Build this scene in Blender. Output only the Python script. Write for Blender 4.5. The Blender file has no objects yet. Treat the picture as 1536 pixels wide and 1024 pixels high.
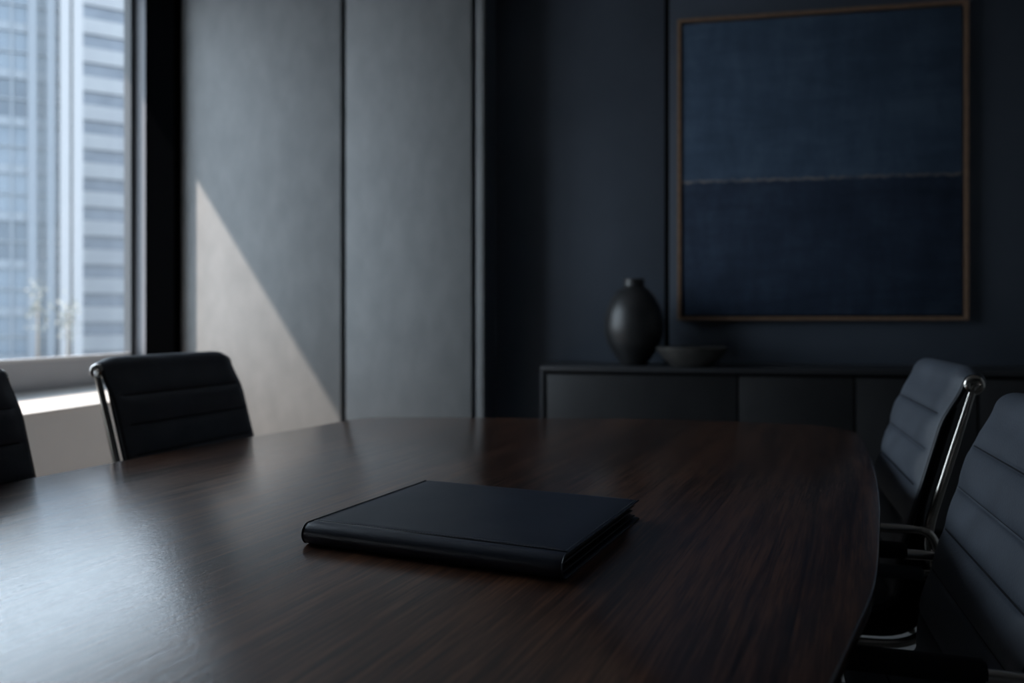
import bpy, bmesh, math, random
from mathutils import Vector, Matrix
random.seed(7)
PI = math.pi
COL = bpy.context.scene.collection

# ------------------------------------------------------------------ camera frame -> room frame
TH = math.radians(11.0)
CT, ST = math.cos(TH), math.sin(TH)
CAMZ = 1.09
def c2r(x, d, z=0.0):
    """camera-relative (metres to the right, metres ahead) -> room coordinates"""
    return Vector((x*CT - d*ST, x*ST + d*CT, z))
def dir2r(x, d):
    return Vector((x*CT - d*ST, x*ST + d*CT, 0))

# ------------------------------------------------------------------ helpers
def link(name, bm, mat, parent=None, smooth=True, autosmooth=None):
    me = bpy.data.meshes.new(name)
    bmesh.ops.recalc_face_normals(bm, faces=bm.faces)
    bm.to_mesh(me); bm.free()
    if smooth:
        for p in me.polygons: p.use_smooth = True
    if autosmooth is not None:
        me.set_sharp_from_angle(angle=math.radians(autosmooth))
    o = bpy.data.objects.new(name, me)
    COL.objects.link(o)
    if mat: me.materials.append(mat)
    if parent: o.parent = parent
    return o
def empty(name, loc=(0, 0, 0), rz=0):
    o = bpy.data.objects.new(name, None); COL.objects.link(o)
    o.empty_display_size = .1
    o.location = loc; o.rotation_euler = (0, 0, rz)
    return o
def tag(o, label=None, cat=None, group=None, kind=None):
    if label: o['label'] = label
    if cat: o['category'] = cat
    if group: o['group'] = group
    if kind: o['kind'] = kind
    return o
def struct(o, label=None):
    o['kind'] = 'structure'
    if label: o['label'] = label
    return o
def box(bm, x0, x1, y0, y1, z0, z1, bev=0, seg=2):
    vs = [bm.verts.new((x, y, z)) for x in (x0, x1) for y in (y0, y1) for z in (z0, z1)]
    q = [(0,1,3,2),(4,6,7,5),(0,4,5,1),(2,3,7,6),(0,2,6,4),(1,5,7,3)]
    fs = [bm.faces.new([vs[i] for i in f]) for f in q]
    if bev:
        es = list({e for f in fs for e in f.edges})
        bmesh.ops.bevel(bm, geom=es, offset=bev, segments=seg, profile=.5, affect='EDGES')
def boxobj(name, b, mat, parent=None, bev=0, seg=2):
    bm = bmesh.new(); box(bm, *b, bev=bev, seg=seg)
    return link(name, bm, mat, parent, smooth=bool(bev), autosmooth=40 if bev else None)
def tube(bm, pts, r, n=12, cap=True):
    pts = [Vector(p) for p in pts]
    rr = r if isinstance(r, (list, tuple)) else [r]*len(pts)
    t0 = (pts[1]-pts[0]).normalized()
    up = Vector((1, 0, 0)) if abs(t0.x) < .9 else Vector((0, 1, 0))
    u = t0.cross(up).normalized()
    rings = []
    for i, p in enumerate(pts):
        a = pts[max(i-1, 0)]; b = pts[min(i+1, len(pts)-1)]
        t = (b-a).normalized()
        u = (u - t*u.dot(t)).normalized()
        v = t.cross(u)
        rings.append([bm.verts.new(p + (u*math.cos(2*PI*k/n) + v*math.sin(2*PI*k/n))*rr[i]) for k in range(n)])
    for a, b in zip(rings, rings[1:]):
        for k in range(n):
            bm.faces.new((a[k], a[(k+1) % n], b[(k+1) % n], b[k]))
    if cap:
        bm.faces.new(rings[0][::-1]); bm.faces.new(rings[-1])
def lathe(bm, prof, n=48, mtx=None, closed=True):
    """prof: list of (r, z)"""
    rings = []
    for r, z in prof:
        if r < 1e-6:
            v = Vector((0, 0, z)); rings.append([bm.verts.new(mtx @ v if mtx else v)])
        else:
            ring = []
            for k in range(n):
                v = Vector((r*math.cos(2*PI*k/n), r*math.sin(2*PI*k/n), z))
                ring.append(bm.verts.new(mtx @ v if mtx else v))
            rings.append(ring)
    for a, b in zip(rings, rings[1:]):
        for k in range(n):
            k2 = (k+1) % n
            if len(a) == 1 and len(b) == 1: continue
            if len(a) == 1: bm.faces.new((a[0], b[k], b[k2]))
            elif len(b) == 1: bm.faces.new((a[k], a[k2], b[0]))
            else: bm.faces.new((a[k], a[k2], b[k2], b[k]))
    if closed:
        if len(rings[0]) > 1: bm.faces.new(rings[0][::-1])
        if len(rings[-1]) > 1: bm.faces.new(rings[-1])
def smooth_path(pts, rad, n=8):
    """round the corners of a polyline"""
    pts = [Vector(p) for p in pts]
    out = [pts[0]]
    for i in range(1, len(pts)-1):
        a, p, b = pts[i-1], pts[i], pts[i+1]
        r = min(rad if not isinstance(rad, (list, tuple)) else rad[i-1], (a-p).length*.49, (b-p).length*.49)
        q0 = p + (a-p).normalized()*r; q1 = p + (b-p).normalized()*r
        for k in range(n+1):
            t = k/n
            out.append(q0*(1-t)**2 + p*2*t*(1-t) + q1*t*t)
    out.append(pts[-1])
    return out
def resample(pts, step):
    pts = [Vector(p) for p in pts]
    out = [pts[0].copy()]; d = 0.0
    for a, b in zip(pts, pts[1:]):
        L = (b-a).length
        if L < 1e-9: continue
        t = step - d
        while t <= L:
            out.append(a + (b-a)*(t/L)); t += step
        d = L - (t - step)
    if (out[-1]-pts[-1]).length > step*.2: out.append(pts[-1].copy())
    return out
def loft_pad(bm, path, W, T, puff=None, nx=22, power=10, step=.006, taper_ends=True, side=1, wf=None):
    """soft slab: path = list of (y, z); slab spans x in [-W, W], half thickness T; puff(s, x) is added
    on the side the left-hand normal points to (side=1) or the other (side=-1)"""
    P = resample([Vector((0, p[0], p[1])) for p in path], step)
    s = 0.0; rings = []
    L = sum((b-a).length for a, b in zip(P, P[1:]))
    xs = [-W*math.cos(PI*k/nx) for k in range(nx+1)]
    # add flatter sampling in the middle
    for i, p in enumerate(P):
        if i: s += (P[i]-P[i-1]).length
        a = P[max(i-1, 0)]; b = P[min(i+1, len(P)-1)]
        t = (b-a).normalized()
        n = Vector((0, -t.z, t.y))*side
        e = 1.0
        if taper_ends:
            q = min(s, L-s)/T
            e = math.sqrt(max(0.0, 1-(1-min(q, 1))**2))
            e = max(e, .12)
        ring = []; k_ = wf(s) if wf else 1.0
        for x in xs:
            th = T*(max(0.0, 1-abs(x/W)**power))**.5*e
            h = th + (puff(s, x)*e if puff else 0)
            ring.append(bm.verts.new((x*k_, p.y + n.y*h, p.z + n.z*h)))
        for x in xs[-2:0:-1]:
            th = T*(max(0.0, 1-abs(x/W)**power))**.5*e
            ring.append(bm.verts.new((x*k_, p.y - n.y*th, p.z - n.z*th)))
        rings.append(ring)
    m = len(rings[0])
    for a, b in zip(rings, rings[1:]):
        for k in range(m):
            bm.faces.new((a[k], a[(k+1) % m], b[(k+1) % m], b[k]))
    bm.faces.new(rings[0][::-1]); bm.faces.new(rings[-1])
    return L
def prism(bm, outline, z0, z1):
    a = [bm.verts.new((x, y, z0)) for x, y in outline]
    b = [bm.verts.new((x, y, z1)) for x, y in outline]
    n = len(a)
    for k in range(n): bm.faces.new((a[k], a[(k+1) % n], b[(k+1) % n], b[k]))
    bm.faces.new(a[::-1]); bm.faces.new(b)

# ------------------------------------------------------------------ materials
def mat(name, col=(.5, .5, .5), rough=.5, metal=0, spec=.5, ior=None):
    m = bpy.data.materials.new(name); m.use_nodes = True
    b = m.node_tree.nodes['Principled BSDF']
    b.inputs['Base Color'].default_value = (*col, 1)
    b.inputs['Roughness'].default_value = rough
    b.inputs['Metallic'].default_value = metal
    b.inputs['Specular IOR Level'].default_value = spec
    m.diffuse_color = (*col, 1)
    return m
def N(m, typ, **kw):
    n = m.node_tree.nodes.new(typ)
    for k, v in kw.items():
        if k in n.inputs: n.inputs[k].default_value = v
        else: setattr(n, k, v)
    return n
def L(m, a, b): m.node_tree.links.new(a, b)
def bsdf(m): return m.node_tree.nodes['Principled BSDF']
def objcoord(m, scale=(1, 1, 1), rot=(0, 0, 0), src='Object'):
    tc = N(m, 'ShaderNodeTexCoord'); mp = N(m, 'ShaderNodeMapping')
    mp.inputs['Scale'].default_value = scale; mp.inputs['Rotation'].default_value = rot
    L(m, tc.outputs[src], mp.inputs['Vector'])
    return mp.outputs['Vector']
def ramp(m, fac, stops):
    r = N(m, 'ShaderNodeValToRGB')
    el = r.color_ramp.elements
    while len(el) < len(stops): el.new(.5)
    for e, (p, c) in zip(el, stops):
        e.position = p; e.color = (*c, 1) if len(c) == 3 else c
    L(m, fac, r.inputs['Fac'])
    return r.outputs['Color']
def noise(m, vec, scale, detail=4, rough=.55, dist=0):
    n = N(m, 'ShaderNodeTexNoise')
    n.inputs['Scale'].default_value = scale; n.inputs['Detail'].default_value = detail
    n.inputs['Roughness'].default_value = rough; n.inputs['Distortion'].default_value = dist
    L(m, vec, n.inputs['Vector'])
    return n.outputs['Fac']
def bump(m, h, strength, dist=.001, prev=None):
    b = N(m, 'ShaderNodeBump'); b.inputs['Strength'].default_value = strength; b.inputs['Distance'].default_value = dist
    L(m, h, b.inputs['Height'])
    if prev is not None: L(m, prev, b.inputs['Normal'])
    return b.outputs['Normal']
def mottled(name, c0, c1, rough, scale, bscale=0, bstr=.1, bdist=.001, stretch=(1, 1, 1), spec=.5):
    m = mat(name, c0, rough, spec=spec)
    v = objcoord(m, stretch)
    L(m, ramp(m, noise(m, v, scale, 6), [(.3, c0), (.7, c1)]), bsdf(m).inputs['Base Color'])
    if bscale:
        L(m, bump(m, noise(m, objcoord(m), bscale, 3), bstr, bdist), bsdf(m).inputs['Normal'])
    return m
def leather(name, c, rough=.42, cells=420, bstr=.25, spec=.5):
    m = mat(name, c, rough, spec=spec)
    v = objcoord(m)
    vo = N(m, 'ShaderNodeTexVoronoi'); vo.inputs['Scale'].default_value = cells
    L(m, v, vo.inputs['Vector'])
    nz = noise(m, v, cells*.35, 4)
    n1 = bump(m, vo.outputs['Distance'], bstr, .0006)
    n2 = bump(m, nz, bstr*.8, .0008, n1)
    L(m, n2, bsdf(m).inputs['Normal'])
    nz2 = noise(m, v, 14, 4)
    c2 = tuple(x*1.35 for x in c)
    L(m, ramp(m, nz2, [(.3, c), (.75, c2)]), bsdf(m).inputs['Base Color'])
    mr = N(m, 'ShaderNodeMapRange'); mr.inputs['To Min'].default_value = rough-.05; mr.inputs['To Max'].default_value = rough+.07
    L(m, nz2, mr.inputs['Value']); L(m, mr.outputs['Result'], bsdf(m).inputs['Roughness'])
    return m

M = {}
M['panel'] = mottled('grey_wall_panel', (.190, .199, .204), (.226, .234, .238), .8, 11, 240, .35, .0012, (1, 1, .5), spec=.2)
M['gap'] = mat('black_gap', (.004, .004, .005), .8, spec=.2)
M['navy'] = mottled('navy_wall', (.070, .087, .114), (.086, .105, .135), .6, 2.0, 180, .12, .001, spec=.4)
M['pier'] = mat('black_pier', (.0008, .0009, .0011), .9, spec=.0)
M['white_wall'] = mottled('white_plaster', (.82, .83, .84), (.86, .87, .875), .7, 3, 150, .08)
M['sill'] = mat('white_sill', (.78, .77, .75), .35)
M['alu_dark'] = mat('dark_aluminium', (.035, .04, .046), .4, spec=.5)
M['alu_mid'] = mat('grey_aluminium', (.42, .45, .49), .45)
M['alu_light'] = mat('pale_aluminium', (.15, .16, .18), .45)
M['bead'] = mat('white_aluminium', (.62, .64, .67), .4)
M['ceiling'] = mottled('ceiling_paint', (.36, .365, .37), (.39, .395, .40), .8, 2)
M['dark_wall'] = mottled('charcoal_wall', (.30, .305, .31), (.33, .335, .34), .6, 2)
M['carpet'] = mottled('carpet', (.27, .266, .26), (.34, .336, .33), .95, 90, 500, .5, .003)
M['side'] = mottled('blackened_oak', (.016, .0165, .018), (.024, .0245, .026), .45, 6, 60, .1, .0006, (1, 14, .6))
M['side_top'] = mottled('blackened_oak_top', (.020, .021, .024), (.027, .028, .031), .42, 6, 0, stretch=(.6, 14, 1))
M['vase'] = mottled('black_stoneware', (.012, .0125, .0135), (.02, .0205, .0215), .42, 9, 60, .12, .002)
M['bowl'] = mottled('dark_stoneware', (.028, .027, .026), (.045, .043, .04), .5, 12, 70, .12, .002)
M['leather'] = leather('black_leather', (.056, .066, .083), .52, 240, .5, spec=.42)
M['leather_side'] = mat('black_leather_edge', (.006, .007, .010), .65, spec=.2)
M['piping'] = mat('navy_piping', (.012, .015, .022), .35)
M['chrome'] = mat('polished_nickel', (.56, .53, .49), .17, 1)
M['plastic'] = mat('black_plastic', (.012, .012, .013), .4)
M['folder'] = leather('navy_leather', (.021, .028, .046), .36, 800, .25)
M['folder_in'] = mat('black_lining', (.004, .0045, .006), .55)
M['stitch'] = mat('grey_thread', (.12, .135, .16), .6)
M['binding'] = mat('glazed_edge', (.03, .036, .05), .22)
M['frame'] = mottled('walnut_frame', (.20, .125, .082), (.27, .17, .112), .4, 30, 0, stretch=(1, 1, 1))

# table wood
m = mat('dark_walnut', (.02, .012, .008), .3)
v = objcoord(m, (62, 1.9, 6))
g1 = noise(m, v, 1.0, 7, .6, .6)
g2 = noise(m, objcoord(m, (270, 8.5, 20)), 1.0, 5, .65, .3)
mx = N(m, 'ShaderNodeMix', data_type='FLOAT'); mx.inputs[0].default_value = .5
L(m, g1, mx.inputs[2]); L(m, g2, mx.inputs[3])
broad = noise(m, objcoord(m, (5, .5, 1)), 1.0, 3)
mx2 = N(m, 'ShaderNodeMix', data_type='FLOAT'); mx2.inputs[0].default_value = .25
L(m, mx.outputs[0], mx2.inputs[2]); L(m, broad, mx2.inputs[3])
L(m, ramp(m, mx2.outputs[0], [(.38, (.020, .0100, .0068)), (.48, (.085, .038, .022)), (.58, (.22, .098, .052))]), bsdf(m).inputs['Base Color'])
nb = bump(m, g2, .28, .0010)
nb2 = bump(m, noise(m, objcoord(m, (520, 150, 100)), 1.0, 3), .30, .0008, nb)
L(m, nb2, bsdf(m).inputs['Normal'])
mr = N(m, 'ShaderNodeMapRange'); mr.inputs['To Min'].default_value = .26; mr.inputs['To Max'].default_value = .38
L(m, g2, mr.inputs['Value']); L(m, mr.outputs['Result'], bsdf(m).inputs['Roughness'])
bsdf(m).inputs['Specular IOR Level'].default_value = .2
bsdf(m).inputs['Coat Weight'].default_value = 1.0; bsdf(m).inputs['Coat Roughness'].default_value = .12; bsdf(m).inputs['Coat IOR'].default_value = 1.58
L(m, nb2, bsdf(m).inputs['Coat Normal'])
M['wood'] = m
M['wood_under'] = mottled('walnut_underside', (.012, .007, .005), (.02, .011, .007), .5, 8, 0, stretch=(20, 1, 1))

# canvas of the painting (generated coords: x across, z up)
m = mat('painted_canvas', (.02, .03, .05), .75, spec=.25)
tc = N(m, 'ShaderNodeTexCoord')
sep = N(m, 'ShaderNodeSeparateXYZ'); L(m, tc.outputs['Generated'], sep.inputs[0])
vo = objcoord(m, (1.2, 1, 5)); vo2 = objcoord(m, (5, 1, 1.6)); vo3 = objcoord(m, (1, 1, 1))
st1 = noise(m, vo, 2.2, 8, .65, .4); st2 = noise(m, vo2, 2.0, 8, .7, .3); st3 = noise(m, vo3, 2.4, 5, .6)
a = N(m, 'ShaderNodeMath', operation='ADD'); L(m, st1, a.inputs[0]); L(m, st2, a.inputs[1])
a2 = N(m, 'ShaderNodeMath', operation='ADD'); L(m, a.outputs[0], a2.inputs[0]); L(m, st3, a2.inputs[1])
d3 = N(m, 'ShaderNodeMath', operation='DIVIDE'); L(m, a2.outputs[0], d3.inputs[0]); d3.inputs[1].default_value = 3
up = ramp(m, d3.outputs[0], [(.36, (.036, .062, .100)), (.5, (.057, .094, .148)), (.63, (.086, .134, .20))])
lo = ramp(m, d3.outputs[0], [(.36, (.018, .029, .051)), (.5, (.029, .046, .080)), (.63, (.047, .073, .115))])
wob = N(m, 'ShaderNodeMath', operation='MULTIPLY_ADD'); L(m, noise(m, objcoord(m, (14, 1, 2)), 1.5, 6, .7), wob.inputs[0]); wob.inputs[1].default_value = .03; wob.inputs[2].default_value = -.015
zz = N(m, 'ShaderNodeMath', operation='ADD'); L(m, sep.outputs['Z'], zz.inputs[0]); L(m, wob.outputs[0], zz.inputs[1])
mrz = N(m, 'ShaderNodeMapRange'); mrz.inputs['From Min'].default_value = .450; mrz.inputs['From Max'].default_value = .462; L(m, zz.outputs[0], mrz.inputs['Value'])
mixc = N(m, 'ShaderNodeMix', data_type='RGBA'); L(m, mrz.outputs[0], mixc.inputs[0]); L(m, lo, mixc.inputs[6]); L(m, up, mixc.inputs[7])
dz = N(m, 'ShaderNodeMath', operation='SUBTRACT'); L(m, zz.outputs[0], dz.inputs[0]); dz.inputs[1].default_value = .457
ab = N(m, 'ShaderNodeMath', operation='ABSOLUTE'); L(m, dz.outputs[0], ab.inputs[0])
mrl = N(m, 'ShaderNodeMapRange'); mrl.inputs['From Min'].default_value = .0062; mrl.inputs['From Max'].default_value = .001; L(m, ab.outputs[0], mrl.inputs['Value'])
brk = ramp(m, noise(m, objcoord(m, (9, 1, 3)), 2.0, 6, .75), [(.36, (.15,)*3), (.56, (1,)*3)])
ml = N(m, 'ShaderNodeMath', operation='MULTIPLY'); L(m, mrl.outputs[0], ml.inputs[0]); L(m, brk, ml.inputs[1])
mixl = N(m, 'ShaderNodeMix', data_type='RGBA'); L(m, ml.outputs[0], mixl.inputs[0]); L(m, mixc.outputs[2], mixl.inputs[6]); mixl.inputs[7].default_value = (.25, .22, .205, 1)
L(m, mixl.outputs[2], bsdf(m).inputs['Base Color'])
L(m, bump(m, st1, .3, .003), bsdf(m).inputs['Normal'])
M['canvas'] = m

# window glass: clear pane with a surface reflection
m = bpy.data.materials.new('window_glass'); m.use_nodes = True
nt = m.node_tree; nt.nodes.remove(nt.nodes['Principled BSDF'])
tr = N(m, 'ShaderNodeBsdfTransparent'); tr.inputs['Color'].default_value = (.93, .965, .985, 1)
gl = N(m, 'ShaderNodeBsdfGlossy'); gl.inputs['Roughness'].default_value = .01
fr = N(m, 'ShaderNodeLayerWeight'); fr.inputs['Blend'].default_value = .5
fp = N(m, 'ShaderNodeMath', operation='POWER'); L(m, fr.outputs['Facing'], fp.inputs[0]); fp.inputs[1].default_value = 5
fm = N(m, 'ShaderNodeMath', operation='MULTIPLY_ADD'); L(m, fp.outputs[0], fm.inputs[0]); fm.inputs[1].default_value = .8; fm.inputs[2].default_value = .035
ms = N(m, 'ShaderNodeMixShader'); L(m, fm.outputs[0], ms.inputs[0]); L(m, tr.outputs[0], ms.inputs[1]); L(m, gl.outputs[0], ms.inputs[2])
L(m, ms.outputs[0], nt.nodes['Material Output'].inputs['Surface'])
M['glass'] = m

# city
M['tower_glass'] = mottled('curtain_glass', (0.058, 0.085, 0.117), (0.100, 0.129, 0.161), .2, .18, 0, stretch=(1, 1, 1))
M['tower_glass_dark'] = mottled('dark_curtain_glass', (0.029, 0.046, 0.069), (0.058, 0.082, 0.108), .2, .35)
M['tower_fin'] = mat('pale_fins', (0.093, 0.107, 0.125), .5)
M['tower_white'] = mat('white_reflection', (0.172, 0.176, 0.185), .5)
M['tower_line'] = mat('steel_transom', (0.107, 0.125, 0.146), .5)
M['concrete'] = mottled('pale_concrete', (0.144, 0.150, 0.162), (0.165, 0.172, 0.181), .8, .3)
M['ribbon'] = mottled('ribbon_glass', (0.038, 0.050, 0.069), (0.067, 0.081, 0.103), .25, .4)
M['street'] = mottled('asphalt', (.25, .26, .28), (.33, .34, .35), .9, .05)
M['leaf'] = mottled('autumn_leaves', (0.112, 0.120, 0.112), (0.133, 0.133, 0.112), .7, 1.5)
M['bark'] = mat('bark', (.12, .10, .08), .8)

# ------------------------------------------------------------------ room shell
XW, XG = -2.84, -3.10          # inner face of the window wall, glass plane
YB, YP = 4.70, 4.35            # navy wall, grey panelled wall
H = 3.10
X1, Y0 = 3.4, -3.2
struct(boxobj('floor', (-3.2, X1+.1, Y0-.1, YB+.12, -.1, 0), M['carpet']))
struct(boxobj('ceiling', (-3.2, X1+.1, Y0-.1, YB+.12, H, H+.12), M['ceiling']))
struct(boxobj('wall_right', (X1, X1+.1, Y0, YB, 0, H), M['dark_wall']))
struct(boxobj('wall_rear', (-3.2, X1+.1, Y0-.1, Y0, 0, H), M['dark_wall']))

# window wall below the glass, and the sloping white sill
wl = struct(boxobj('wall_left', (-3.2, XW, Y0, YP-.07, 0, .66), M['white_wall']), 'pale plaster wall under the window')
bm = bmesh.new()
SILL0 = .6
prof = [(XG+.012, .66), (XG+.012, .742), (XG+.03, .742), (XW+.012, .672), (XW+.012, .66)]
a = [bm.verts.new((x, Y0, z)) for x, z in prof]; b = [bm.verts.new((x, YP-.071, z)) for x, z in prof]
for k in range(5): bm.faces.new((a[k], a[(k+1) % 5], b[(k+1) % 5], b[k]))
bm.faces.new(a[::-1]); bm.faces.new(b)
struct(link('trim_1', bm, M['sill'], smooth=False), 'sunlit white window sill')

# windows: frames with panes between mullions
edges = [4.28, 2.45, 1.55]
for i in range(2):
    yb, ya = edges[i], edges[i+1]
    w = struct(empty('window_%d' % (i+1), (XG, (ya+yb)/2, .735)))
    bm = bmesh.new(); dy = (yb-ya)/2
    f = .034 if i == 0 else .045
    box(bm, -.05, .012, -dy, dy, 0, .145)                      # bottom rail
    box(bm, -.05, .012, -dy, dy, 2.29, 2.365)                   # head
    o = link('bottom_and_head_rail', bm, M['alu_mid'], w, smooth=False); o.name = 'window_rail'
    bm = bmesh.new()
    box(bm, -.034, .011, dy-f, dy, .145, 2.29); box(bm, -.05, .011, -dy, -dy+.045, .145, 2.29)
    link('window_stile', bm, M['alu_dark'], w, smooth=False)
    bm = bmesh.new(); box(bm, -.022, .010, -dy+.045, dy-f, .145, .166)
    link('glazing_bead', bm, M['bead'], w, smooth=False)
    bm = bmesh.new(); box(bm, -.03, -.022, -dy+.04, dy-f+.005, .14, 2.295)
    link('pane', bm, M['glass'], w, smooth=False)
# pale jamb strip beside the pier, wall over the windows
struct(boxobj('trim_2', (XG-.05, -3.02, 4.281, 4.34, .735, H), M['alu_light']))
struct(boxobj('wall_pier', (-3.018, -2.832, 4.28, 4.36, 0, H), M['pier']), 'black pier between the window and the grey panels')
struct(boxobj('trim_3', (-3.2, XW, Y0, 1.549, .78, H), M['panel']), 'unseen grey wall added beside the windows to cut the light')  # unseen solid wall, added so light falls off away from the first window
# unseen slab added outside to cut the top of the sun patch
bm = bmesh.new(); box(bm, -3.9, -3.2, -5, 7.5, 3.71, 3.80)
struct(link('sun_blocker', bm, M['alu_mid'], smooth=False), 'unseen slab added outside above the windows to shape the sun patch')
struct(boxobj('trim_5', (-3.2, -3.1, Y0-.1, YB+.1, H, 3.9), M['alu_mid']))

# grey panelled wall
wg = struct(boxobj('wall_corner', (-3.2, -1.075, YP+.06, YB, 0, H), M['gap']))
def pxX(px, Y):
    u = (px-768)/1224
    return Y*(-ST + u*CT)/(CT + u*ST)
for a, b in ((-2.832, pxX(510.6, YP)), (pxX(518.6, YP), pxX(706.6, YP)), (pxX(714.2, YP), pxX(725, YP))):
    o = boxobj('wall_panel', (a, b, YP, YP+.058, .0, H), M['panel'], wg, bev=.0015)
# dark return of the projecting corner
struct(boxobj('trim_6', (-1.075, pxX(724, YP), YP+.0602, YB, 0, H), M['navy']))
# navy wall in wide panels with shadow gaps
wb = struct(boxobj('wall_back', (-1.1, X1, YB+.012, YB+.12, 0, H), M['gap']))
xg = pxX(1000.5, YB)
for a, b in ((pxX(724, YP)+.001, xg-.013), (xg+.013, xg+1.93), (xg+1.95, X1-.005)):
    boxobj('wall_panel', (a, b, YB, YB+.02, 0, H), M['navy'], wb, bev=.002)
struct(boxobj('baseboard_back', (pxX(724, YP)+.001, X1-.002, YB-.012, YB-.0005, 0.001, .08), M['gap']))

# ------------------------------------------------------------------ painting
PY = 4.655
px0, px1 = pxX(1016, PY), pxX(1453.5, PY)
zb, zt = 1.09, 2.772
pt = tag(empty('painting', ((px0+px1)/2, YB, zb)), 'large abstract painting, slate blue over navy with a pale line, in a thin brown frame', 'painting')
hw = (px1-px0)/2; fh = zt-zb
bm = bmesh.new(); fw = .019
box(bm, -hw, hw, PY-YB, -.001, 0, fw); box(bm, -hw, hw, PY-YB, -.001, fh-fw, fh)
box(bm, -hw, -hw+fw, PY-YB, -.001, fw, fh-fw); box(bm, hw-fw, hw, PY-YB, -.001, fw, fh-fw)
link('picture_frame', bm, M['frame'], pt, smooth=False)
bm = bmesh.new(); box(bm, -hw+fw+.008, hw-fw-.008, PY-YB+.010, -.004, fw+.008, fh-fw-.008, bev=.003)
link('canvas', bm, M['canvas'], pt, autosmooth=40)
bm = bmesh.new(); box(bm, -hw+fw-.002, hw-fw+.002, -.0038, -.0012, fw-.002, fh-fw+.002)
link('backing_board', bm, M['gap'], pt, smooth=False)

# ------------------------------------------------------------------ sideboard
SX0, SX1, SYF, SYB, SZ = pxX(810, 4.20), 2.55, 4.20, 4.685, .85
sb = tag(empty('sideboard', ((SX0+SX1)/2, (SYF+SYB)/2, 0)), 'long low black oak sideboard along the navy wall under the painting', 'sideboard')
ox, oy = -(SX0+SX1)/2, -(SYF+SYB)/2
def sbox(name, b, m, parent=sb, bev=.0015):
    return boxobj(name, (b[0]+ox, b[1]+ox, b[2]+oy, b[3]+oy, b[4], b[5]), m, parent, bev=bev)
sbox('top', (SX0, SX1, SYF, SYB, SZ-.024, SZ), M['side_top'])
sbox('side_panel', (SX0+.001, SX0+.022, SYF+.006, SYB-.004, .08, SZ-.025), M['side_top'])
sbox('side_panel', (SX1-.022, SX1-.001, SYF+.006, SYB-.004, .08, SZ-.025), M['side_top'])
sbox('carcass', (SX0+.023, SX1-.023, SYF+.03, SYB-.004, .08, SZ-.026), M['gap'])
sbox('plinth', (SX0+.06, SX1-.06, SYF+.06, SYB-.02, 0, .079), M['gap'])
d1, d2 = pxX(1107, SYF), pxX(1283, SYF)
cuts = [SX0+.030, d1, d2, d2+.55, d2+1.10, SX1-.026]
for a, b in zip(cuts, cuts[1:]):
    sbox('door', (a+.006, b-.006, SYF+.008, SYF+.029, .09, SZ-.042), M['side'])

# ------------------------------------------------------------------ vase and bowl
k = .00357
prof_px = [(0, 0), (17, 0), (19, 1), (24, 8), (32.4, 21), (39.4, 33.5), (43, 46.5), (43.9, 59), (42.6, 72), (39.7, 85), (33.6, 98), (24.5, 110.5), (18, 115), (15.6, 118.5), (15.2, 122), (15.4, 127), (15.2, 128.6), (13.6, 129), (12.4, 127.5), (12, 120), (12.5, 114), (25, 95), (30, 80)]
# smooth profile with Catmull-Rom
def catmull(p, n=5):
    out = []
    for i in range(len(p)-1):
        p0, p1, p2, p3 = p[max(i-1, 0)], p[i], p[i+1], p[min(i+2, len(p)-1)]
        for j in range(n):
            t = j/n
            out.append(tuple(.5*((2*p1[c]) + (-p0[c]+p2[c])*t + (2*p0[c]-5*p1[c]+4*p2[c]-p3[c])*t*t + (-p0[c]+3*p1[c]-3*p2[c]+p3[c])*t**3) for c in (0, 1)))
    out.append(p[-1]); return out
pr = [(0, 0), (17, 0)] + catmull(prof_px[2:13], 5) + catmull(prof_px[13:], 4)
bm = bmesh.new(); lathe(bm, [(r*k, z*k) for r, z in pr], 64, closed=False)
o = link('vase', bm, M['vase'], autosmooth=50); o.location = (pxX(951, 4.42), 4.42, SZ)
tag(o, 'tall matte black ovoid vase with short neck on the sideboard', 'vase')
s = .00345
bp = [(0, 0), (28, 0), (29.5, .8), (37, 8), (44.5, 16.5), (50, 24), (52.3, 28), (52, 29.2), (50.8, 29.2), (47, 24), (39, 15), (27, 7), (10, 4), (0, 3.6)]
bm = bmesh.new(); lathe(bm, [(r*s, z*s) for r, z in [(0, 0), (28, 0)] + catmull(bp[2:], 4)], 64, closed=False)
o = link('bowl', bm, M['bowl'], autosmooth=50); o.location = (pxX(1037, 4.315), 4.315, SZ)
tag(o, 'shallow flared dark stoneware bowl beside the vase on the sideboard', 'bowl')

# ------------------------------------------------------------------ conference table
TZ = .745
AX = math.atan2(.43, 1.0)                 # the long axis leans right of the view direction
near = [(.66, .236), (.785, .309), (.918, .388), (1.045, .463), (1.18, .53), (1.324, .597), (1.508, .681)]
far = [ (1.76, .788), (1.946, .862), (2.166, .946), (2.36, 1.015), (2.50, 1.055), (2.59, 1.055), (2.655, 1.02),
       (2.71, .94), (2.775, .776), (2.84, .538), (2.868, .20), (2.89, -.12), (2.905, -.38), (2.90, -.46), (2.875, -.525), (2.80, -.575),
       (2.673, -.632), (2.455, -.752), (2.246, -.856), (1.983, -.966), (1.717, -1.077)]
cx, cd = -.165, 1.69
pts = [(x, d) for d, x in far]
hid = [(2*cx-x, 2*cd-d) for x, d in pts[1:15]]
ring = [(x, d) for d, x in near] + pts + hid
ring = [Vector((x, d)) for x, d in ring]
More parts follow.
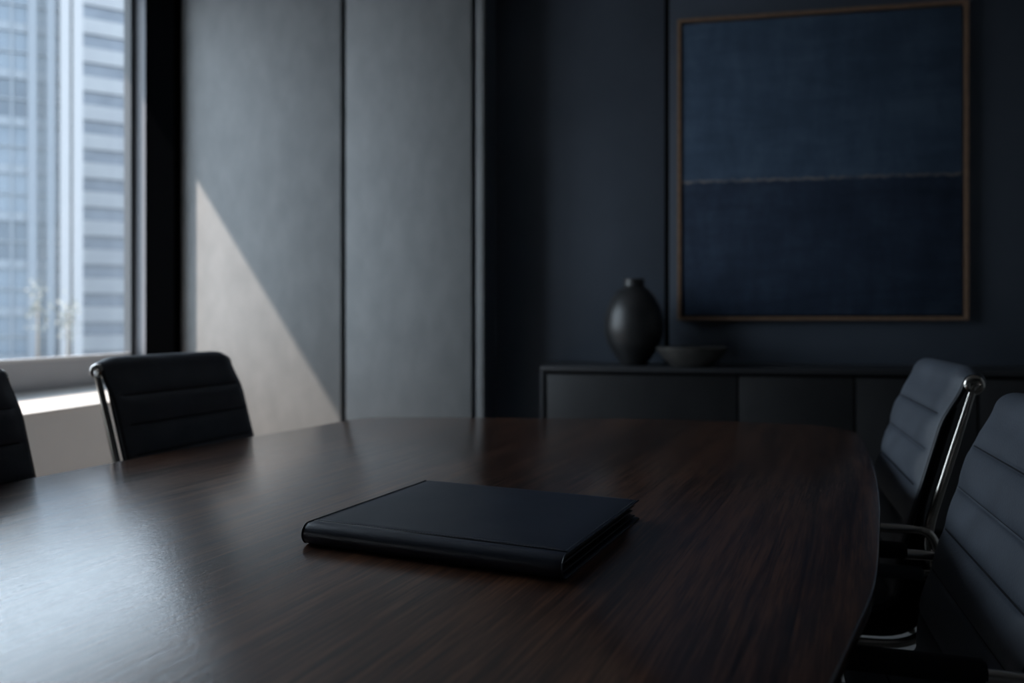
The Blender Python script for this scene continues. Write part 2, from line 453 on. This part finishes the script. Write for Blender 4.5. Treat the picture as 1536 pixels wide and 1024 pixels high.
# the two seams where the halves meet are blended by smoothing, then resampled with a spline
def spline_closed(p, n=6):
    out = []; m = len(p)
    for i in range(m):
        p0, p1, p2, p3 = p[i-1], p[i], p[(i+1) % m], p[(i+2) % m]
        # centripetal Catmull-Rom
        t0 = 0; t1 = t0 + (p1-p0).length**.5; t2 = t1 + (p2-p1).length**.5; t3 = t2 + (p3-p2).length**.5
        for j in range(n):
            t = t1 + (t2-t1)*j/n
            A1 = p0*((t1-t)/(t1-t0)) + p1*((t-t0)/(t1-t0)); A2 = p1*((t2-t)/(t2-t1)) + p2*((t-t1)/(t2-t1)); A3 = p2*((t3-t)/(t3-t2)) + p3*((t-t2)/(t3-t2))
            B1 = A1*((t2-t)/(t2-t0)) + A2*((t-t0)/(t2-t0)); B2 = A2*((t3-t)/(t3-t1)) + A3*((t-t1)/(t3-t1))
            out.append(B1*((t2-t)/(t2-t1)) + B2*((t-t1)/(t2-t1)))
    return out
poly = spline_closed(ring, 6)
for _ in range(3):
    poly = [(poly[i-1] + poly[i]*2 + poly[(i+1) % len(poly)])/4 for i in range(len(poly))]
tc_room = c2r(cx, cd)
rz_tab = TH - AX                          # local +Y = long axis
tab = tag(empty('conference_table', (tc_room.x, tc_room.y, 0), rz_tab), 'dark walnut boat-shaped conference table with a satin top', 'table')
inv = Matrix.Rotation(-rz_tab, 3, 'Z')
loc = [inv @ (c2r(p.x, p.y) - tc_room) for p in poly]
loc = [Vector((p.x, p.y)) for p in loc]
def inset(P, d):
    n = len(P); area = sum(P[i-1].x*P[i].y - P[i].x*P[i-1].y for i in range(n))
    sg = 1 if area > 0 else -1; out = []
    for i in range(n):
        t = (P[(i+1) % n]-P[i-1]).normalized()
        out.append(P[i] + Vector((-t.y, t.x))*d*sg)
    return out
bm = bmesh.new()
layers = [(0.003, TZ), (0.0012, TZ-.0006), (0, TZ-.003), (0, TZ-.020), (.002, TZ-.022)]
rings = [[bm.verts.new((q.x, q.y, z)) for q in inset(loc, d)] for d, z in layers]
n = len(loc)
for a, b in zip(rings, rings[1:]):
    for i in range(n): bm.faces.new((a[i], a[(i+1) % n], b[(i+1) % n], b[i]))
bm.faces.new(rings[0]); bm.faces.new(rings[-1][::-1])
link('tabletop', bm, M['wood'], tab, autosmooth=50)
bm = bmesh.new()
layers = [(.003, TZ-.0221), (.045, TZ-.052), (.06, TZ-.053)]
rings = [[bm.verts.new((q.x, q.y, z)) for q in inset(loc, d)] for d, z in layers]
for a, b in zip(rings, rings[1:]):
    for i in range(n): bm.faces.new((a[i], a[(i+1) % n], b[(i+1) % n], b[i]))
bm.faces.new(rings[0]); bm.faces.new(rings[-1][::-1])
link('underside', bm, M['wood_under'], tab, autosmooth=30)
for s_ in (-.62, .62):
    boxobj('pedestal', (-.32, .32, s_-.09, s_+.09, .02, TZ-.0532), M['wood_under'], tab, bev=.006)
    boxobj('foot_plate', (-.38, .38, s_-.13, s_+.13, 0, .0198), M['alu_dark'], tab, bev=.004)

# ------------------------------------------------------------------ leather portfolio
FZ = TZ + .0006
fa = math.radians(-24.3)
fc = c2r(-.051, 1.33)
fo = tag(empty('portfolio_folder', (fc.x, fc.y, FZ), TH + fa), 'closed navy leather portfolio with stitched edges lying on the conference table', 'folder')
FL_, FW_, FT = .2125, .1875, .0335
def upath(r, v_end, zc):
    p = []
    for j in range(8): p.append((v_end + (-FW_+FT/2 - v_end)*j/8, zc + r))
    for j in range(17):
        a = PI/2 + PI*j/16
        p.append((-FW_ + FT/2 + r*math.cos(a), zc + r*math.sin(a)))
    for j in range(1, 9): p.append((-FW_+FT/2 + (v_end+FW_-FT/2)*j/8, zc - r))
    return p
ct = .0024
sg = 2*FW_ - FT/2 - .012        # arc length at the seam on top
def cov(s, x):
    ex = max(0.0, 1-abs(x/FL_)**14)
    g = -.0028*math.exp(-((s-sg)/.0030)**2)
    pad = .0013*(1/(1+math.exp((s-sg+.004)/.0015)))*min(1, s/.01)*max(0, 1-abs(x/(FL_-.006))**30) if abs(x) < FL_-.006 else 0
    return (g + pad)*ex
bm = bmesh.new()
loft_pad(bm, upath(FT/2-ct, FW_, FT/2), FL_, ct, cov, nx=46, power=24, step=.0012, side=-1)
cover = link('cover', bm, M['folder'], fo)
bm = bmesh.new(); loft_pad(bm, upath(FT/2-ct*2-.0032, FW_-.007, FT/2), FL_-.004, .0021, nx=22, power=20, step=.004, side=-1)
link('lining', bm, M['folder_in'], fo)
bm = bmesh.new(); loft_pad(bm, [(-FW_+FT/2+.002, FT/2), (FW_-.012, FT/2)], FL_-.007, .0042, nx=22, power=20, step=.004)
link('inner_pad', bm, M['folder_in'], fo)
# stitching
bm = bmesh.new()
def stitch(p, q, off=0):
    p, q = Vector(p), Vector(q); d = (q-p); L_ = d.length; d.normalize()
    side = Vector((-d.y, d.x, 0)); nst = int(L_/.0050)
    for i in range(nst):
        c = p + d*((i+.5)*L_/nst)
        tube(bm, [c - d*.0017 + Vector((0, 0, -.0002)), c - d*.0010 + Vector((0, 0, .0003)), c + d*.0010 + Vector((0, 0, .0003)), c + d*.0017 + Vector((0, 0, -.0002))], .00052, 6)
zt_ = FT + .0001
vs = -FW_ + FT/2 + .0120
stitch((-FL_+.008, vs, zt_-.0001), (FL_-.008, vs, zt_-.0001))
stitch((FL_-.0052, vs, zt_+.0001), (FL_-.0052, FW_-.006, zt_))
stitch((-FL_+.0052, vs, zt_+.0001), (-FL_+.0052, FW_-.006, zt_))
stitch((-FL_+.006, FW_-.0052, zt_), (FL_-.006, FW_-.0052, zt_))
link('stitching', bm, M['stitch'], cover)
bm = bmesh.new(); tube(bm, [(-FL_+.003, vs, FT-.0019), (0, vs, FT-.0019), (FL_-.003, vs, FT-.0019)], .0019, 8)  # black tube in the groove, stands in for its shade
link('groove_shade', bm, M['folder_in'], cover)
for sx in (-1, 1):
    P = [Vector((sx*(FL_-.0002), y, z)) for y, z in upath(FT/2-.0009, FW_-.001, FT/2)]
    bm = bmesh.new(); tube(bm, P, .0012, 8)
    link('edge_binding', bm, M['binding'], cover)

# ------------------------------------------------------------------ chairs
HB = .266             # half distance between the side rails
YBAR = -.30           # top bar sits this far behind the chair's centre column
ZC = .952
lean = Vector((.09, .317)).normalized()
def chair_paths(arm_z):
    # rail in side view (y forward, z): from cap down the back, round under, along the seat
    rail = smooth_path([(0, YBAR, ZC), (0, YBAR+.093, ZC-.325), (0, YBAR+.066, .385), (0, YBAR+.30, .375), (0, YBAR+.60, .405)], [.05, .12, .1], 10)
    return rail
def make_chair(name, label, arm='bare', arm_z=.64):
    root = empty(name)
    tag(root, label, 'chair', 'chairs around the conference table')
    # backrest pad: from behind the bar, over it, down the front, into the seat
    dx, dz = lean.x, -lean.y           # down-forward along the back
    nx_, nz_ = lean.y, lean.x          # forward-up normal
    R = .0165
    OFF = .036
    def off(t): u = min(1.0, t/.11); return R + (OFF-R)*u*u*(3-2*u)
    P = []
    bx, bz = YBAR, ZC
    a0 = math.atan2(nz_, nx_)          # direction of the front normal
    for j in range(25):
        a = a0 + math.radians(215)*(1-j/24)
        P.append((bx + R*math.cos(a), bz + R*math.sin(a)))
    for j in range(1, 41):
        t = .40*j/40
        P.append((bx + nx_*off(t) + dx*t, bz + nz_*off(t) + dz*t))
    q = P[-1]
    elbow = [Vector((0, *P[-1])), Vector((0, q[0]+.004, q[1]-.115)), Vector((0, q[0]+.15, q[1]-.135))]
    tail = smooth_path(elbow, .07, 10)[:15]
    P += [(t.y, t.z) for t in tail[1:]]
    s0 = R*math.radians(215) + (ZC + nz_*OFF - .884 + .004)/abs(dz)
    sp = .0815
    def puff(s, x):
        if s < s0: w = min(1.0, (s0-s)/(sp*.5)); b = .0085*(1-(1-w)**2.6); ds = s0-s
        else:
            u = ((s-s0)/sp) % 1.0
            b = .0085*(1-abs(2*u-1)**2.6); ds = min(u, 1-u)*sp
        if s < .045: b *= s/.045
        b -= .0040*math.exp(-(ds/.0030)**2)
        e = max(0.0, 1 - (abs(x)/.250)**12) if abs(x) < .250 else 0.0
        return b*e
    sr = R*math.radians(215)
    def wf(s): return 1 - .012*max(0.0, 1-(s/(sr+.035))**2)**1.3
    bm = bmesh.new(); loft_pad(bm, P, .268, .0140, puff, nx=40, power=14, step=.0026, side=1, wf=wf)
    bk = link('backrest', bm, M['leather'], root)
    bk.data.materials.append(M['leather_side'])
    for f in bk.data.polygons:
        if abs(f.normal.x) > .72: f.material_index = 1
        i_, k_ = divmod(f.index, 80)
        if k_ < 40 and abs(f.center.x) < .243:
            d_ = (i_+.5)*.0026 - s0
            if d_ > -.04 and abs((d_ + sp/2) % sp - sp/2) < .0014: f.material_index = 1   # sewn seam, blackened to paint in the shade of its crease
    B = [(YBAR + nx_*.0245 + dx*(.040 + .272*j/19), ZC + nz_*.0245 + dz*(.040 + .272*j/19)) for j in range(20)]
    Bp = smooth_path([(0, *B[0]), (0, B[-1][0], B[-1][1]), (0, YBAR+.085, .404), (0, YBAR+.30, .397), (0, YBAR+.585, .425)], [.05, .115, .1], 10)
    bm = bmesh.new(); loft_pad(bm, [(t.y, t.z) for t in Bp], .267, .0135, nx=20, power=16, step=.02)
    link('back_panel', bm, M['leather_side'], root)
    # seat pad with channels
    y0 = P[-1][0] + .004; z0 = P[-1][1]
    S = smooth_path([(0, y0, z0-.012), (0, y0+.14, .425), (0, y0+.36, .435), (0, y0+.46, .405)], .07, 8)
    def spuff(s, x):
        u = (s/.0815) % 1.0
        e = max(0.0, 1 - (abs(x)/(.232))**16) if abs(x) < .232 else 0.0
        return .009*(1-abs(2*u-1)**2.6)*e
    bm = bmesh.new(); loft_pad(bm, [(t.y, t.z) for t in S], .252, .017, spuff, nx=40, power=14, step=.007, side=1)
    link('seat', bm, M['leather'], root)
    # piping along both side edges of the back
    for sx in (-1, 1):
        pts_ = []
        Pv = resample([Vector((0, *t)) for t in P], .01)
        for i, t in enumerate(Pv):
            kk = wf(i*.01)
            a = Pv[max(i-1, 0)]; b = Pv[min(i+1, len(Pv)-1)]; tg = (b-a).normalized()
            nn = Vector((0, -tg.z, tg.y))
            pts_.append(Vector((sx*.2675*kk, t.y, t.z)) + nn*.001)
        bm = bmesh.new(); tube(bm, pts_, .0036, 8); link('piping', bm, M['piping'], root)
    # side rails, top bar, end caps
    rail = chair_paths(arm_z)
    for sx in (-1, 1):
        bm = bmesh.new()
        pr_ = resample([p_ + Vector((sx*HB, 0, 0)) for p_ in rail], .012)
        nn = len(pr_)
        tube(bm, pr_, [.0078 + .0022*min(1, i/12) for i in range(nn)], 12)
        link('side_rail', bm, M['chrome'], root)
        bm = bmesh.new()
        mt = Matrix.Translation((sx*(HB-.002), YBAR, ZC)) @ Matrix.Rotation(sx*PI/2, 4, 'Y')
        lathe(bm, [(0, -.010), (.0155, -.011), (.0190, -.009), (.0212, -.003), (.0212, .003), (.0190, .0075), (.0155, .0098), (.0125, .0102), (.0108, .0085), (.008, .0078), (0, .0076)], 24, mt, closed=False)
        link('end_cap', bm, M['chrome'], root)
    bm = bmesh.new(); tube(bm, [(-HB+.014, YBAR, ZC), (0, YBAR, ZC), (HB-.014, YBAR, ZC)], .0085, 12); link('top_bar', bm, M['plastic'], root)
    bm = bmesh.new()
    tube(bm, [(-HB+.01, YBAR+.33, .399), (HB-.01, YBAR+.33, .399)], .011, 10)
    tube(bm, [(-HB+.01, YBAR+.12, .412), (HB-.01, YBAR+.12, .412)], .008, 10)
    link('seat_stretcher', bm, M['chrome'], root)
    # arms
    for sx in (-1, 1):
        xa = sx*(HB+.021)
        az = arm_z
        A = smooth_path([(xa-sx*.012, YBAR+.60, .405), (xa, YBAR+(.76 if arm == 'padded' else .64), az), (xa, YBAR+.088, az), (xa, YBAR+.062, .555), (xa-sx*.006, YBAR+.085, .542)], [.05, .028, .015], 8)
        bm = bmesh.new(); tube(bm, resample(A, .006), .0100, 12)
        ar = link('arm', bm, M['chrome'], root)
        if arm == 'padded':
            bm = bmesh.new(); tube(bm, smooth_path([(xa, YBAR+.172, az+.006), (xa, YBAR+.35, az+.006), (xa, YBAR+.70, az+.006)], .02, 3), [.0155, .0172] + [.0172]*3 + [.0172, .0155] if False else .0168, 16)
            bmesh.ops.bevel(bm, geom=[e for e in bm.edges if len(e.link_faces) == 2 and any(len(f.verts) > 6 for f in e.link_faces)], offset=.004, segments=3, affect='EDGES')
            link('arm_pad', bm, M['leather_side'], ar, autosmooth=60)
        else:
            bm = bmesh.new(); tube(bm, [(xa-sx*.006, YBAR+.100, .545), (xa-sx*.006, YBAR+.25, .545), (xa-sx*.006, YBAR+.50, .545)], .0150, 16)
            bmesh.ops.bevel(bm, geom=[e for e in bm.edges if len(e.link_faces) == 2 and any(len(f.verts) > 6 for f in e.link_faces)], offset=.005, segments=3, affect='EDGES')
            link('arm_bolster', bm, M['leather'], ar, autosmooth=60)
            bm = bmesh.new()
            box(bm, xa-.010-sx*.006, xa+.010-sx*.006, YBAR+.058, YBAR+.104, .532, .556, bev=.004)
            link('arm_bracket', bm, M['chrome'], ar, autosmooth=50)
    # pedestal base
    bm = bmesh.new(); lathe(bm, [(.028, .10), (.028, .24), (.018, .245), (.018, .36), (.06, .375), (.06, .392)], 24); link('column', bm, M['chrome'], root, autosmooth=40)
    for j in range(5):
        a = j*2*PI/5 + .3
        c, s_ = math.cos(a), math.sin(a)
        bm = bmesh.new(); tube(bm, [(c*.02, s_*.02, .125), (c*.15, s_*.15, .105), (c*.29, s_*.29, .085)], [.02, .016, .011], 10)
        lg = link('base_leg', bm, M['chrome'], root)
        bm = bmesh.new(); mt = Matrix.Translation((c*.285, s_*.285, .028)) @ Matrix.Rotation(a, 4, 'Z') @ Matrix.Rotation(PI/2, 4, 'X')
        lathe(bm, [(0, -.02), (.024, -.02), (.028, -.014), (.028, .014), (.024, .02), (0, .02)], 20, mt, closed=False)
        tube(bm, [(c*.285, s_*.285, .05), (c*.287, s_*.287, .085)], .007, 8)
        link('caster', bm, M['plastic'], lg, autosmooth=50)
    return root
def copy_tree(o, parent=None):
    c = o.copy(); COL.objects.link(c)
    if parent: c.parent = parent
    for ch in list(o.children): copy_tree(ch, c)
    return c
def place(root, end, along, dz=0):
    """end = one end of the top bar (camera-relative), along = direction to the other end; the seat faces
    to the side of the table"""
    e = Vector(end); a = Vector(along).normalized()
    mid = e + a*HB
    # facing = perpendicular of `along` that points at the table centre
    f = Vector((a.y, -a.x))
    if f.dot(Vector((cx, cd)) - mid) < 0: f = -f
    base = mid + f*(-YBAR)
    p = c2r(base.x, base.y)
    fr_ = dir2r(f.x, f.y)
    root.location = (p.x, p.y, dz); root.rotation_euler = (0, 0, math.atan2(fr_.y, fr_.x) - PI/2)
ch_l = make_chair('office_chair', 'black leather chair with chrome ball cap, in front of the white window sill')
place(ch_l, (-1.12, 2.20), (.32, .948))
ch_l2 = copy_tree(ch_l); ch_l2['label'] = 'black chair cut by the left edge, only a sliver of its back showing'
place(ch_l2, (-1.205 - .32*.55, 1.95 - .948*.55), (.32, .948), 0)
ch_r = copy_tree(ch_l); ch_r['label'] = 'dark leather chair right of the table with its slanted chrome rail and round cap showing'
place(ch_r, (.986, 1.741), (.285, .958))
ch_r2 = make_chair('office_chair', 'nearest leather chair at the right edge, cut by the picture, with a black padded arm', 'padded', .662)
place(ch_r2, (.78, 1.02), (.285, .958), -.03)

# ------------------------------------------------------------------ city outside
def facade_frame(root_xy, dirv):
    return math.atan2(dirv.y, dirv.x)
GZ = -30.0
bm = bmesh.new(); box(bm, -260, 60, -160, 260, GZ-1, GZ)
struct(link('ground', bm, M['street'], smooth=False))
def px2cam(px, d): return Vector(((px-768)/1224*d, d))
# glass tower, set at an angle so that its far flank turns away
def tower_root(name, label, px, d, ang):
    """corner at the right-hand end of the facade; local x runs along the facade towards that corner"""
    p = px2cam(px, d); r = c2r(p.x, p.y)
    return tag(empty(name, (r.x, r.y, GZ), TH + ang), label, 'building')
def along(px, px_c, d_c, ang):
    """distance from the corner, along the facade, at which the line of sight of column px meets it"""
    u = (px-768)/1224; x0 = (px_c-768)/1224*d_c
    return (x0 - u*d_c)/(math.cos(ang) - u*math.sin(ang))
phA = math.radians(29); dA = 64.0
tA = tower_root('office_tower', 'blue glass tower with pale vertical fins outside the window', 124, dA, phA)
HA = 57.5; WA = 26.0
X = lambda px: -along(px, 124, dA, phA)
boxobj('tower_body', (-WA, 0, .5, 18, 0, HA), M['tower_glass_dark'], tA)
def fin(name, p0, p1, mtl, depth=.5, z1=HA):
    boxobj(name, (X(p0), X(p1), -depth, .5, 0, z1), mtl, tA)
fin('reflection_strip', 90, 105, M['tower_white'], .7); fin('reflection_strip', 109, 124, M['tower_white'], .7)  # bright reflections on the glass, built as solid white strips
for p0, p1 in ((42, 56), (70, 84)): fin('facade_fin', p0, p1, M['tower_fin'], .3)
for p0 in range(-400, 42, 26): fin('mullion', p0, p0+3, M['tower_line'], .12)
fin('mullion', 62, 64, M['tower_line'], .12)
nfl = 15; fl = 3.6
for i in range(nfl):
    z = 2.6 + i*fl
    boxobj('storey_glazing', (-WA, X(90), .28, .49, z+.7, z+fl), M['tower_glass'] if i % 3 else M['tower_glass_dark'], tA)
    boxobj('spandrel', (-WA, X(90), .1, .49, z, z+.68), M['tower_line'], tA)
    boxobj('transom', (-WA, X(90), .1, .27, z+2.0, z+2.14), M['tower_line'], tA)
# concrete tower with ribbon windows
phB = math.radians(33); dB = 92.0
p_ = px2cam(122, dB)
tB = tower_root('office_tower', 'pale concrete tower with dark ribbon windows, next to the window frame', 300, 100, phB)
HB_ = 71.5
X2 = lambda px: -along(px, 300, 100, phB)
xl = X2(70)
boxobj('tower_body', (xl, 0, .6, 20, 0, HB_), M['concrete'], tB)
fl = 3.3
for i in range(21):
    z = 1.2 + i*fl
    boxobj('ribbon_window', (xl, 0, .3, .59, z+1.75, z+fl), M['ribbon'], tB)
    boxobj('spandrel', (xl, 0, 0, .59, z, z+1.74), M['concrete'], tB)
# planted roof terrace in front of the glass tower
a = px2cam(-300, 44); b = px2cam(130, 44)
pa, pb = c2r(a.x, a.y), c2r(b.x, b.y); dv = pb-pa
tC = tag(empty('terrace_building', (pa.x, pa.y, GZ), math.atan2(dv.y, dv.x)), 'low pale block with a planted roof terrace below the towers', 'building')
boxobj('block', (0, dv.length, 0, 9, 0, 28.0), M['concrete'], tC)
def tree(px, d, h, label):
    p = px2cam(px, d); r = c2r(p.x, p.y)
    t = tag(empty('terrace_tree', (r.x, r.y, GZ+28.002)), label, 'tree', 'trees on the roof terrace')
    bm = bmesh.new(); tube(bm, [(0, 0, 0), (.03, 0, h*.4), (0, .02, h*.8)], [.09, .06, .03], 8); link('trunk', bm, M['bark'], t)
    bm = bmesh.new()
    rnd = random.Random(px)
    for i in range(90):
        u = rnd.uniform(-1, 1); a_ = rnd.uniform(0, 2*PI); rr = rnd.random()**.45
        c = Vector((math.cos(a_)*math.sqrt(1-u*u)*rr*h*.15, math.sin(a_)*math.sqrt(1-u*u)*rr*h*.15, h*.66 + u*rr*h*.30))
        e1 = Vector((rnd.gauss(0, 1), rnd.gauss(0, 1), rnd.gauss(0, 1))).normalized()*.13
        e2 = e1.orthogonal().normalized()*.09
        vs_ = [bm.verts.new(c + q) for q in (e1, e2, -e1, -e2)]
        bm.faces.new(vs_)
    link('foliage', bm, M['leaf'], t, smooth=False)
tree(56, 48, 5.8, 'taller yellowing tree on the roof terrace, in front of the glass tower')
tree(101, 48, 5.0, 'shorter yellowing tree on the roof terrace, in front of the white reflection strip')

# ------------------------------------------------------------------ light
sun = bpy.data.lights.new('sun', 'SUN'); sun.energy = 3.6; sun.angle = math.radians(.7); sun.color = (1, .78, .64)
so = bpy.data.objects.new('sun', sun); COL.objects.link(so)
so.rotation_euler = Vector((1.43, 1.0, -2.2)).to_track_quat('-Z', 'Y').to_euler()
so.location = (-8, -4, 12)
w = bpy.data.worlds.new('sky'); bpy.context.scene.world = w; w.use_nodes = True
nt = w.node_tree; bg = nt.nodes['Background']
tcw = nt.nodes.new('ShaderNodeTexCoord'); sp_ = nt.nodes.new('ShaderNodeSeparateXYZ'); nt.links.new(tcw.outputs['Generated'], sp_.inputs[0])
rp = nt.nodes.new('ShaderNodeValToRGB'); nt.links.new(sp_.outputs['Z'], rp.inputs['Fac'])
rp.color_ramp.elements[0].position = 0; rp.color_ramp.elements[0].color = (.88, .94, 1, 1)
rp.color_ramp.elements[1].position = .9; rp.color_ramp.elements[1].color = (.72, .85, 1, 1)
nt.links.new(rp.outputs['Color'], bg.inputs['Color']); bg.inputs['Strength'].default_value = 1.7
for i in range(2):
    yb, ya = edges[i], edges[i+1]
    p = bpy.data.lights.new('window_portal', 'AREA'); p.shape = 'RECTANGLE'; p.size = yb-ya; p.size_y = 2.15
    p.cycles.is_portal = True
    po = bpy.data.objects.new('window_portal', p); COL.objects.link(po)
    po.location = (XG-.08, (ya+yb)/2, 1.96)
    po.rotation_euler = (PI/2, 0, -PI/2) if False else Matrix(((0, 0, -1), (1, 0, 0), (0, -1, 0))).to_euler()

# ------------------------------------------------------------------ camera
cam = bpy.data.cameras.new('camera'); cam.sensor_width = 36; cam.lens = 36*1224/1536
cam.shift_y = -32/1536; cam.clip_end = 600; cam.clip_start = .02
cam.dof.use_dof = True; cam.dof.focus_distance = 1.29; cam.dof.aperture_fstop = 2.6
co = bpy.data.objects.new('camera', cam); COL.objects.link(co)
co.location = (0, 0, CAMZ); co.rotation_euler = (PI/2, 0, TH)
sc = bpy.context.scene; sc.camera = co
sc.view_settings.view_transform = 'Standard'; sc.view_settings.look = 'None'
sc.view_settings.gamma = 1; sc.view_settings.use_curve_mapping = False
sc.view_settings.exposure = 1.85
sc.cycles.use_denoising = True
sc.cycles.max_bounces = 10; sc.cycles.diffuse_bounces = 5; sc.cycles.glossy_bounces = 4; sc.cycles.transparent_max_bounces = 12
sc.cycles.sample_clamp_indirect = 6
sc.cycles.caustics_reflective = False; sc.cycles.caustics_refractive = False
